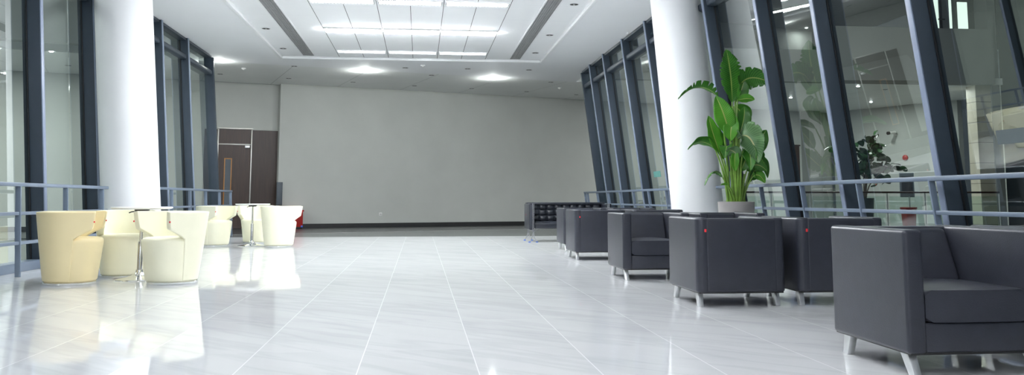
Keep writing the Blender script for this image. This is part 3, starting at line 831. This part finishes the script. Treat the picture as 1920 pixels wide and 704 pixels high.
def local_hall(parent, g, name, mat, smooth=True):
    o = g.build(name, mat, None, smooth); o.parent = parent; o.matrix_parent_inverse = Matrix.Translation(-Vector(parent.location)); return o
local_hall(fb, hallbox(G(), -4.455, -4.285, .69, 1.37, -0.07, 0.0, .006), 'body', M['greybox'])
local_hall(fb, hallbox(G(), -4.445, -4.295, .70, 1.36, -0.082, -0.07, .003), 'door_panel', M['greybox'])
sk = empty('wall_socket', hall(-1.27, 0.40, 0)); tag(sk, 'small white socket low on the grey end wall', 'socket')
local_hall(sk, hallbox(G(), -1.315, -1.225, .352, .452, -0.012, 0, .004), 'plate', M['white_plastic'])
local_hall(sk, hallbox(G(), -1.295, -1.245, .372, .432, -0.015, -0.012, .001), 'insert', M['bulb_off'])
bx = empty('fire_extinguisher_box', hall(-3.99, 0, -0.24), math.atan(0.325)); tag(bx, 'red metal extinguisher box on the floor behind the far tub chairs', 'extinguisher box')
G().box((-0.26, -0.18, 0.05), (0.26, 0.18, 0.50), 0.012).build('body', M['red_plastic'], bx)
G().box((-0.285, -0.20, 0.50), (0.285, 0.20, 0.55), 0.012).build('lid', M['red_plastic'], bx)
G().box((-0.24, -0.17, 0.0), (0.24, 0.17, 0.05), 0.004).build('plinth', M['black'], bx)
G().box((0.10, -0.187, 0.38), (0.16, -0.178, 0.43), 0.002).build('latch', M['bulb_off'], bx)
G().box((0.20, -0.186, 0.04), (0.262, -0.10, 0.09), 0.004).build('corner_pad', M['blue_pad'], bx)

# ------------------------------------------------------------------ ceiling fittings
def light_row(y, lit, first):
    mats = {'dim': M['tube_dim'], 'off': M['tube_dim']}
    for k in range(3):
        x0 = -2.02+k*1.207; xc = x0+0.6035
        t = empty('ceiling_light', (xc, y, RZ))
        w = 0.585; h = 0.18
        g = G()
        for a in ((-w, -h, w, -h+0.02), (-w, h-0.02, w, h), (-w, -h+0.02, -w+0.015, h-0.02), (w-0.015, -h+0.02, w, h-0.02)):
            g.box((a[0], a[1], -0.022), (a[2], a[3], 0.0), 0.003)
        g.build('frame', M['lip'], t)
        G().box((-w+0.015, -h+0.02, -0.004), (w-0.015, h-0.02, -0.001)).build('reflector', M['reflector'], t, False)
        if lit == 'on':
            G().box((-w+0.02, -0.09, -0.055), (w-0.02, 0.09, -0.005), 0.012).build('diffuser', M['tube'] if y > 11 else M['tube_near'], t)['label'] = 'lit white diffuser'
        else:
            for s in (-1, 1):
                G().tube([(-w+0.03, s*0.07, -0.013), (w-0.03, s*0.07, -0.013)], 0.009, 8).build('tube', mats[lit], t)
            lv = G()
            for q in range(20):
                xx = -w+0.03+q*(2*w-0.06)/19
                lv.box((xx-0.002, -h+0.022, -0.02), (xx+0.002, h-0.022, -0.005))
            lv.build('louvre', M['reflector'], t, False)
        yield t
rows = [(20.39, 'dim', 'farthest'), (17.75, 'on', 'second farthest'), (15.13, 'off', 'third farthest')]
pos = ['left', 'middle', 'right']
for y, lit, word in rows:
    for k, t in enumerate(light_row(y, lit, None)):
        tag(t, '%s ceiling light, %s of three in the %s row' % ({'on': 'brightly lit', 'dim': 'faintly glowing louvred', 'off': 'louvred'}[lit], pos[k], word), 'ceiling light', 'ceiling lights across the panels')
for j, y in enumerate((12.5, 9.9, 7.3, 4.7, 2.1, -0.5, -3.1)):
    for k, t in enumerate(light_row(y, 'on', None)):
        tag(t, 'lit ceiling light overhead, %s of its row, row %d before the louvred one' % (pos[k], j+1), 'ceiling light', 'ceiling lights across the panels')

def vent(x0, x1, label):
    yc = 7.6; L0, L1 = -6.0+0.2, 21.1
    t = tag(empty('ceiling_vent', ((x0+x1)/2, yc, RZ)), label, 'ceiling vent', 'long ceiling vents')
    w = (x1-x0)/2; a, b = L0-yc, L1-yc
    g = G()
    g.box((-w-0.03, a, -0.014), (-w, b, 0), 0.002); g.box((w, a, -0.014), (w+0.03, b, 0), 0.002); g.box((-w, b-0.03, -0.014), (w, b, 0), 0.002)
    g.build('frame', M['lip'], t)
    G().box((-w, a, -0.002), (w, b-0.03, -0.0005)).build('duct', M['ventdark'], t, False)
    g = G(); y = a+0.02
    while y < b-0.04:
        if y+yc > 8: g.box((-w, y, -0.012), (w, y+0.022, -0.004))
        else: g.box((-w, y, -0.012), (w, y+0.022, -0.004))
        y += 0.045
    for q in range(1, 6):
        xx = -w+2*w*q/6; g.box((xx-0.008, a, -0.013), (xx+0.008, b-0.03, -0.005))
    g.build('grille', M['vent'], t, False)
    return t
vent(-2.87, -2.61, 'long grey slotted air vent left of the ceiling panels')
vent(2.21, 2.465, 'long grey slotted air vent right of the ceiling panels')

def downlight(lit):
    t = empty('downlight')
    pr = [(0.074, -0.001), (0.078, -0.006), (0.094, -0.005), (0.100, -0.001)]
    G().lathe(pr, 28, cap=False).build('trim_ring', M['lip'], t)
    G().lathe([(0.001, -0.0065), (0.078, -0.006)], 28, cap=False).build('reflector', M['downcone'] if not lit else M['reflector'], t)
    G().lathe([(0.045 if lit else 0.022, -0.0065), (0.048 if lit else 0.023, -0.010), (0.03 if lit else 0.014, -0.020), (0.004, -0.024)], 20).build('lamp', M['lamp'] if lit else M['bulb_off'], t)
    return t
dl_off = downlight(False); dl_on = downlight(True)
offs = [
    (-3.20, 17.81, RZ, 'unlit round downlight left of the left vent, nearer'),
    (-3.22, 20.17, RZ, 'unlit round downlight left of the left vent, farther'),
    (2.74, 14.96, RZ, 'unlit round downlight right of the right vent, nearest of three'),
    (2.735, 17.88, RZ, 'unlit round downlight right of the right vent, middle of three'),
    (2.73, 20.13, RZ, 'unlit round downlight right of the right vent, farthest of three'),
    (-3.30, 22.54, CZ, 'unlit downlight on the soffit just beyond the left vent'),
    (-3.79, 24.88, CZ, 'unlit downlight above the corner of the grey wall'),
    (-2.01, 25.48, CZ, 'unlit downlight close to the grey wall, under the left bright lamp'),
    (-0.42, 22.50, CZ, 'unlit downlight on the soffit right of the left bright lamp'),
    (0.29, 23.80, CZ, 'unlit downlight at the soffit edge, halfway between both bright lamps'),
    (-0.20, 26.10, CZ, 'unlit downlight close to the middle of the grey wall top'),
    (1.23, 22.51, CZ, 'unlit downlight on the soffit left of the right bright lamp'),
    (1.58, 26.55, CZ, 'unlit downlight close to the grey wall, left of the right bright lamp'),
    (2.88, 22.52, CZ, 'unlit downlight on the soffit beyond the right vent'),
    (3.83, 24.85, CZ, 'unlit downlight at the soffit edge near the right glass'),
    (3.39, 27.15, CZ, 'unlit downlight close to the grey wall, beneath the right soffit edge'),
    (5.14, 27.80, CZ, 'unlit downlight by the top of the right end post'),
    (-5.55, 24.20, CZ, 'unlit downlight above the brown door by the left end post'),
    (-9.13, 23.05, CZ, 'unlit downlight seen through the left glass'),
    (14.64, 25.43, CZ, 'unlit downlight of the gallery seen through the right glass'),
]
for i, (x, y, z, lab) in enumerate(offs):
    o = dl_off if i == 0 else copy_tree(dl_off)
    o.location = (x, y, z); tag(o, lab, 'downlight', 'round ceiling downlights')
ons = [
    (-1.52, 23.19, CZ, 'bright lit downlight over the grey wall, left of the two'),
    (2.05, 24.25, CZ, 'bright lit downlight over the grey wall, right of the two'),
    (-5.08, 21.90, CZ, 'bright lit downlight touching the far end of the left window wall'),
    (-8.65, 20.85, CZ, 'bright lit downlight seen through the left glass'),
    (12.58, 27.80, CZ, 'bright lit gallery downlight behind the banana leaves'),
    (13.37, 24.75, CZ, 'bright lit gallery downlight above the small tree, nearer'),
    (15.98, 28.73, CZ, 'bright lit gallery downlight above the small tree, farther'),
    (16.60, 25.33, CZ, 'bright lit gallery downlight beside the cream stone pillar'),
    (16.66, 35.0, 8.3, 'bright lit downlight of the upper storey through the right glass'),
]
lamp_power = []
for i, (x, y, z, lab) in enumerate(ons):
    o = dl_on if i == 0 else copy_tree(dl_on)
    o.location = (x, y, z); tag(o, lab, 'downlight', 'round ceiling downlights')
    inside = -6 < x < 6
    L = bpy.data.lights.new('downlight_glow', 'POINT' if inside else 'AREA')
    if inside: L.shadow_soft_size = 0.045
    else: L.shape = 'DISK'; L.size = 0.12
    L.energy = 6 if z > 8 else (30 if x > 8 else (27 if x > -4 else (13 if x > -6 else 38)))
    L.color = (0.95, 1.0, 0.96)
    lo = bpy.data.objects.new('downlight_glow', L); COL.objects.link(lo); lo.location = (x, y, z-(0.075 if inside else 0.05))

sd = tag(empty('smoke_detector', (0.04, 22.0, CZ)), 'small white smoke detector on the soffit above the end wall', 'smoke detector')
G().lathe([(0.055, 0), (0.058, -0.012), (0.045, -0.03), (0.02, -0.038)], 24).build('body', M['white_lam'], sd)
G().lathe([(0.018, -0.036), (0.014, -0.048)], 16).build('sensor', M['white_plastic'], sd)
sd2 = copy_tree(sd); sd2.location = (4.3, 26.1, CZ); tag(sd2, 'small white smoke detector near the top of the right end post', 'smoke detector')
sd3 = copy_tree(sd); sd3.location = (-4.69, 23.05, CZ); tag(sd3, 'small white smoke detector above the brown door', 'smoke detector')

# ------------------------------------------------------------------ films stuck on the glass
def film(X, side, y0, y1, z0, z1, mat, label):
    g = G().hexa(mull_pts(X, side, y0, y1, z0, z1, 0.1655, 0.171)); o = g.build('window_film', mat, None, False)
    return tag(o, label, 'window film', 'film strips on the right glass')
film(XR, 1, 6.20, 6.75, 1.325, 1.445, M['decal'], 'grey-blue film strip on the right glass at the picture edge')
film(XR, 1, 17.0, 17.5, 1.32, 1.44, M['decal2'], 'teal film strip on the right glass beside the white column')

# ------------------------------------------------------------------ the building seen through the glass
A = Vector((16.5, 32.1, 0)); B = Vector((18.15, 29.0, 0)); V = (B-A).normalized(); NV = Vector((V.y, -V.x, 0))
def sidew(s, z, off=0.0):
    p = A+V*s+NV*off; return Vector((p.x, p.y, z))
def sidebox(g, s0, s1, z0, z1, o0, o1, bev=0.0):
    g.hexa([sidew(s0, z0, o0), sidew(s1, z0, o0), sidew(s1, z0, o1), sidew(s0, z0, o1), sidew(s0, z1, o0), sidew(s1, z1, o0), sidew(s1, z1, o1), sidew(s0, z1, o1)], bev); return g
struct(sidebox(G(), -0.3, 4.72, 0, CZ, -0.3, 0.0).build('wall_gallery', M['wallout'], smooth=False), 'grey gallery wall behind the small tree', 'wall')
struct(sidebox(G(), 4.72, 5.05, 0, CZ, -0.9, -0.6).build('wall_gallery_niche', M['fascia'], smooth=False), 'dark niche at the end of the gallery wall', 'wall')
struct(sidebox(G(), 5.05, 7.5, 0, CZ, -0.3, 0.0).build('wall_gallery', M['wallout'], smooth=False), 'grey gallery wall by the stone pillar', 'wall')
struct(hallbox(G(), 15.75, 16.35, 0, CZ, -0.45, 0.0).build('pilaster', M['fascia'], smooth=False), 'dark grey pilaster in the gallery corner', 'pilaster')
pl = G().box((16.80, 24.15, 0), (17.29, 24.6, CZ)).build('pillar', M['stone'], smooth=False); struct(pl, 'cream stone-clad pillar seen through the right glass', 'pillar')
struct(G().box((17.29, 24.1, 0), (17.56, 24.7, 9)).build('wall_pier', M['fascia'], smooth=False), 'dark grey pier beside the stone pillar', 'wall')
# fascias above the gallery
struct(G().box((5.3, 24.0, CZ), (12.2, 24.25, 5.30)).build('wall_fascia', M['fascia'], smooth=False), 'grey fascia above the gallery, lower part', 'fascia')
struct(G().prism([(12.2, 23.9), (17.29, 23.9), (17.29, 24.25), (12.2, 24.25)], CZ, 6.02).build('wall_fascia', M['fascia'], smooth=False), 'grey fascia above the gallery, tall part', 'fascia')
struct(G().add([(12.6, 23.88, 4.36), (14.75, 23.88, 4.36), (14.55, 23.5, 4.40), (12.4, 23.7, 4.40), (12.6, 23.88, 4.75), (14.45, 23.88, 5.25), (14.35, 23.8, 5.2), (12.5, 23.85, 4.72)], [(0,1,2,3), (4,7,6,5), (0,3,7,4), (1,5,6,2), (3,2,6,7), (0,4,5,1)]) and None or
       G().hexa([(12.3, 23.55, CZ), (14.75, 23.3, CZ), (14.75, 23.9, CZ), (12.3, 23.9, CZ), (12.3, 23.85, 4.72), (14.45, 23.8, 5.18), (14.45, 23.9, 5.18), (12.3, 23.9, 4.72)]).build('trim_2', M['fascia'], smooth=False), 'slanted grey bulkhead under the gallery fascia', 'fascia')
struct(G().prism([(-24, 13.6), (-5.35, 20.6), (-5.35, 20.9), (-24, 13.9)], CZ, 8.5).build('wall_fascia', M['wallout'], smooth=False), 'grey fascia above the hall seen through the left glass', 'fascia')
# upper storey
struct(wallbox('wall_upper', 3, 19, 5.0, 8.3, 2.6, 3.0, M['wallout']), 'grey upper storey wall', 'wall')
struct(G().box((5.3, 24.3, 8.3), (19.5, 40, 8.5)).build('ceiling_upper', M['upper'], smooth=False), 'dark ceiling of the upper storey', 'ceiling')
ul = tag(empty('ceiling_light', (14.4, 31.1, 8.3), -1.06), 'lit twin-tube light on the upper storey ceiling through the right glass', 'ceiling light')
G().box((-1.3, -0.12, -0.03), (1.3, 0.12, 0), 0.004).build('frame', M['upper'], ul)
for s in (-1, 1):
    G().tube([(-1.25, s*0.06, -0.045), (1.25, s*0.06, -0.045)], 0.02, 8).build('tube', M['tube_up'], ul)
# lit rooms of the upper storey on the right
d2 = struct(empty('door_2'), 'lit glazed door of the upper storey', 'door')
G().box((17.25, 27.0, 6.0), (17.60, 27.06, 8.2)).build('pane', M['doorglow'], d2, False)
G().box((17.60, 26.96, 6.0), (17.70, 27.06, 8.2)).build('frame', M['black'], d2, False)
G().box((17.70, 27.0, 6.0), (17.98, 27.06, 8.2)).build('leaf', M['fascia'], d2, False)
G().box((17.98, 27.0, 6.0), (18.08, 27.06, 8.2)).build('pane', M['doorglow'], d2, False)
G().tube([(17.52, 26.9, 6.98), (17.75, 26.9, 6.98)], 0.025, 8).build('handle', M['black'], d2)
w9 = struct(empty('window_90'), 'lit pale window of the upper storey', 'window')
G().box((18.30, 27.0, 6.55), (18.66, 27.06, 7.62)).build('pane', M['doorglow'], w9, False)
G().box((18.24, 27.02, 6.49), (18.72, 27.08, 7.68)).build('frame', M['black'], w9, False)
struct(G().box((16.9, 27.1, 6.0), (20.5, 27.3, 8.3)).build('wall_upper', M['blueclad'], smooth=False), 'dark blue wall of the upper storey', 'wall')
# dark glazed block at the far right
struct(G().box((17.6, 16.0, -0.1), (18.0, 24.1, 9)).build('wall_cladding', M['blueclad'], smooth=False), 'dark blue clad wall at the far right', 'wall')
# gallery door
d3 = struct(empty('door_3'), 'dark brown gallery door behind the banana plant', 'door')
hallbox(G(), 14.88, 15.60, 0.01, 2.95, -0.05, 0.0).build('leaf', M['wood'], d3, False)
hallbox(G(), 14.84, 15.64, 2.95, 3.0, -0.07, 0.0).build('head_frame', M['wood2'], d3, False)
hallbox(G(), 15.48, 15.54, 1.0, 1.16, -0.1, -0.05, .01).build('handle', M['alu'], d3)

def balustrade(p0, p1, n, label):
    p0, p1 = Vector(p0), Vector(p1); d = p1-p0; L = d.length; a = math.atan2(d.y, d.x)
    t = tag(empty('glass_balustrade', p0, a), label, 'balustrade', 'glass balustrades outside the windows')
    G().tube([(0, 0, 1.06), (L, 0, 1.06)], 0.028, 10).build('handrail', M['brown_rail'], t)['label'] = 'brown round handrail'
    for k in range(n+1):
        x = L*k/n
        G().tube([(x, 0, 0), (x, 0, 0.98), (x, 0, 1.05)], [0.022, 0.022, 0.012], 8).build('post', M['alu'], t)
        if k < n:
            G().box((x+0.06, -0.006, 0.1), (x+L/n-0.06, 0.006, 0.95)).build('panel', M['balglass'], t, False)
balustrade((8.6, 23.0, 0), (16.55, 23.0, 0), 7, 'glass balustrade with brown handrail outside the right windows')
balustrade((-9.1, 18.9, 0), (-15.5, 16.6, 0), 5, 'glass balustrade with brown handrail outside the left windows')

tr = tag(empty('potted_fig_tree', (13.65, 25.2, 0)), 'small dark-leaved tree in a slate pot outside the right glass', 'potted tree')
G().lathe([(0.22, 0), (0.24, 0.01), (0.29, 0.88), (0.295, 0.9), (0.27, 0.9), (0.265, 0.84)], 32).build('pot', M['darkpot'], tr)
G().lathe([(0.0, 0.85), (0.265, 0.845)], 24, cap=False).build('soil', M['soil'], tr)
rnd = random.Random(5)
tw = G(); tips = []
for k in range(7):
    a = k*2.4; r = rnd.uniform(0.25, 0.62); zt_ = rnd.uniform(1.6, 2.6)
    base = Vector((0.05*math.cos(a), 0.05*math.sin(a), 0.84)); tip = Vector((r*math.cos(a), r*math.sin(a), zt_))
    mid = base.lerp(tip, 0.5)+Vector((0, 0, 0.2)); mid.x *= 0.4; mid.y *= 0.4
    pts = [base*(1-t)**2+mid*2*t*(1-t)+tip*t*t for t in [i/8 for i in range(9)]]
    tw.tube(pts, [0.022-0.0016*i for i in range(9)], 7); tips += pts[4:]
tw.build('trunk', M['bark'], tr)
fo = G()
for k in range(230):
    c = rnd.choice(tips)+Vector((rnd.gauss(0, 0.16), rnd.gauss(0, 0.16), rnd.gauss(0.12, 0.16)))
    if c.z < 1.25: c.z = 1.35
    d = Vector((c.x+rnd.gauss(0, .3), c.y+rnd.gauss(0, .3), rnd.uniform(-0.2, 0.9))).normalized()
    s = d.cross(Vector((rnd.gauss(0, 1), rnd.gauss(0, 1), rnd.gauss(0, 1)))).normalized(); nn = s.cross(d)
    Ls = rnd.uniform(0.20, 0.32); W_ = Ls*0.40
    vs = []; fs = []
    N_ = 7
    for i in range(N_+1):
        t = i/N_; w = W_*math.sin(PI*min(1, t*0.93+0.03))**0.6*(0.75+0.35*t)
        p = c+d*(Ls*t)-Vector((0, 0, 0.25*Ls*t*t))
        vs += [p-s*w+nn*w*0.3, p, p+s*w+nn*w*0.3, p-nn*0.004]
    for i in range(N_):
        for k2 in range(4): fs.append((4*i+k2, 4*i+(k2+1) % 4, 4*i+4+(k2+1) % 4, 4*i+4+k2))
    fo.add(vs, fs)
fo.build('foliage', M['ficus'], tr, ang=60)

ki = tag(empty('sign_stand', (15.73, 26.3, 0)), 'dark grey notice stand on a pole outside the right glass', 'sign stand')
G().box((-0.24, -0.03, 0.93), (0.24, 0.03, 1.72), 0.008).build('board', M['greybox'], ki)
G().box((-0.19, -0.036, 1.05), (0.19, -0.03, 1.60), 0.002).build('notice_panel', M['blueclad'], ki)
G().tube([(0.05, 0, 0.02), (0.05, 0, 0.95)], 0.035, 12).build('pole', M['alu'], ki)
G().lathe([(0.2, 0), (0.2, 0.012), (0.05, 0.025)], 24).build('base', M['alu'], ki)
rb = tag(empty('red_bin', (14.34, 23.95, 0)), 'red bin on the gallery floor outside the right glass', 'bin')
G().hexa([(-.13, -.13, 0), (.13, -.13, 0), (.13, .13, 0), (-.13, .13, 0), (-.16, -.16, .58), (.16, -.16, .58), (.16, .16, .58), (-.16, .16, .58)], 0.015).build('body', M['red_plastic'], rb)
G().box((-.175, -.175, .58), (.175, .175, .63), .012).build('lid', M['red_plastic'], rb)
cc = tag(empty('security_camera', sidew(2.39, 3.25, 0)), 'white security camera on the gallery wall outside the right glass', 'security camera')
def local_side(parent, g, name, mat): 
    o = g.build(name, mat); o.parent = parent; o.matrix_parent_inverse = Matrix.Translation(-Vector(parent.location)); return o
p = sidew(2.39, 3.25, 0); q = p-NV*0.0
nout = NV if (Vector((0, 0, 0))-p).dot(NV) > 0 else -NV
local_side(cc, G().tube([p, p+nout*0.12, p+nout*0.20+Vector((0, 0, 0.06))], 0.025, 8), 'bracket', M['white_plastic'])
dd = (nout+Vector((-0.9, -0.2, -0.25))).normalized()
e0 = p+nout*0.20+Vector((0, 0, 0.08))
local_side(cc, G().tube([e0-dd*0.10, e0+dd*0.22], 0.055, 14), 'housing', M['white_plastic'])
local_side(cc, G().tube([e0+dd*0.22, e0+dd*0.30], [0.06, 0.062], 14), 'hood', M['black'])
al = tag(empty('alarm_bell', sidew(2.71, 2.39, 0)), 'round red alarm bell on the gallery wall outside the right glass', 'alarm bell')
pb = sidew(2.71, 2.39, 0)
local_side(al, G().tube([pb, pb+nout*0.05, pb+nout*0.08], [0.10, 0.10, 0.06], 24), 'gong', M['red_plastic'])
local_side(al, G().tube([pb+nout*0.078, pb+nout*0.10], 0.02, 12), 'hub', M['red_plastic'])

# added fill lights that brighten the surrounding halls, not tied to any fitting
def area(loc, sx, sy, e, rot=(0, 0, 0), col=(0.95, 1.0, 0.97)):
    L = bpy.data.lights.new('hall_fill', 'AREA'); L.shape = 'RECTANGLE'; L.size = sx; L.size_y = sy; L.energy = e; L.color = col
    o = bpy.data.objects.new('hall_fill', L); COL.objects.link(o); o.location = loc; o.rotation_euler = rot
    return o
area((11.0, 28.0, 4.28), 6, 0.3, 95, (0, 0, math.atan(0.325)))
area((-12.0, 20.6, 4.28), 8, 0.3, 170, (0, 0, math.atan(0.325)))
area((9.5, 18.0, 8.6), 4, 4, 160)
area((-12.0, 12.0, 8.6), 4, 4, 250)

# ------------------------------------------------------------------ world, camera, view
w = bpy.data.worlds.new('World'); sc.world = w; w.use_nodes = True
w.node_tree.nodes['Background'].inputs[0].default_value = (0.035, 0.042, 0.048, 1)
w.node_tree.nodes['Background'].inputs[1].default_value = 0.6
cd = bpy.data.cameras.new('Camera'); cam = bpy.data.objects.new('Camera', cd); COL.objects.link(cam)
cd.sensor_fit = 'HORIZONTAL'; cd.sensor_width = 36.0; cd.lens = 1600/1920*36
cd.shift_y = -148/1920
cd.clip_start = 0.05; cd.clip_end = 200
cam.location = (0, 0, 0.865)
cam.rotation_euler = (math.radians(90+6.0649), 0, math.radians(-6.1369))
sc.camera = cam
sc.view_settings.view_transform = 'Standard'
sc.view_settings.look = 'None'
sc.view_settings.gamma = 1.0
sc.view_settings.use_curve_mapping = False
sc.view_settings.exposure = 1.2
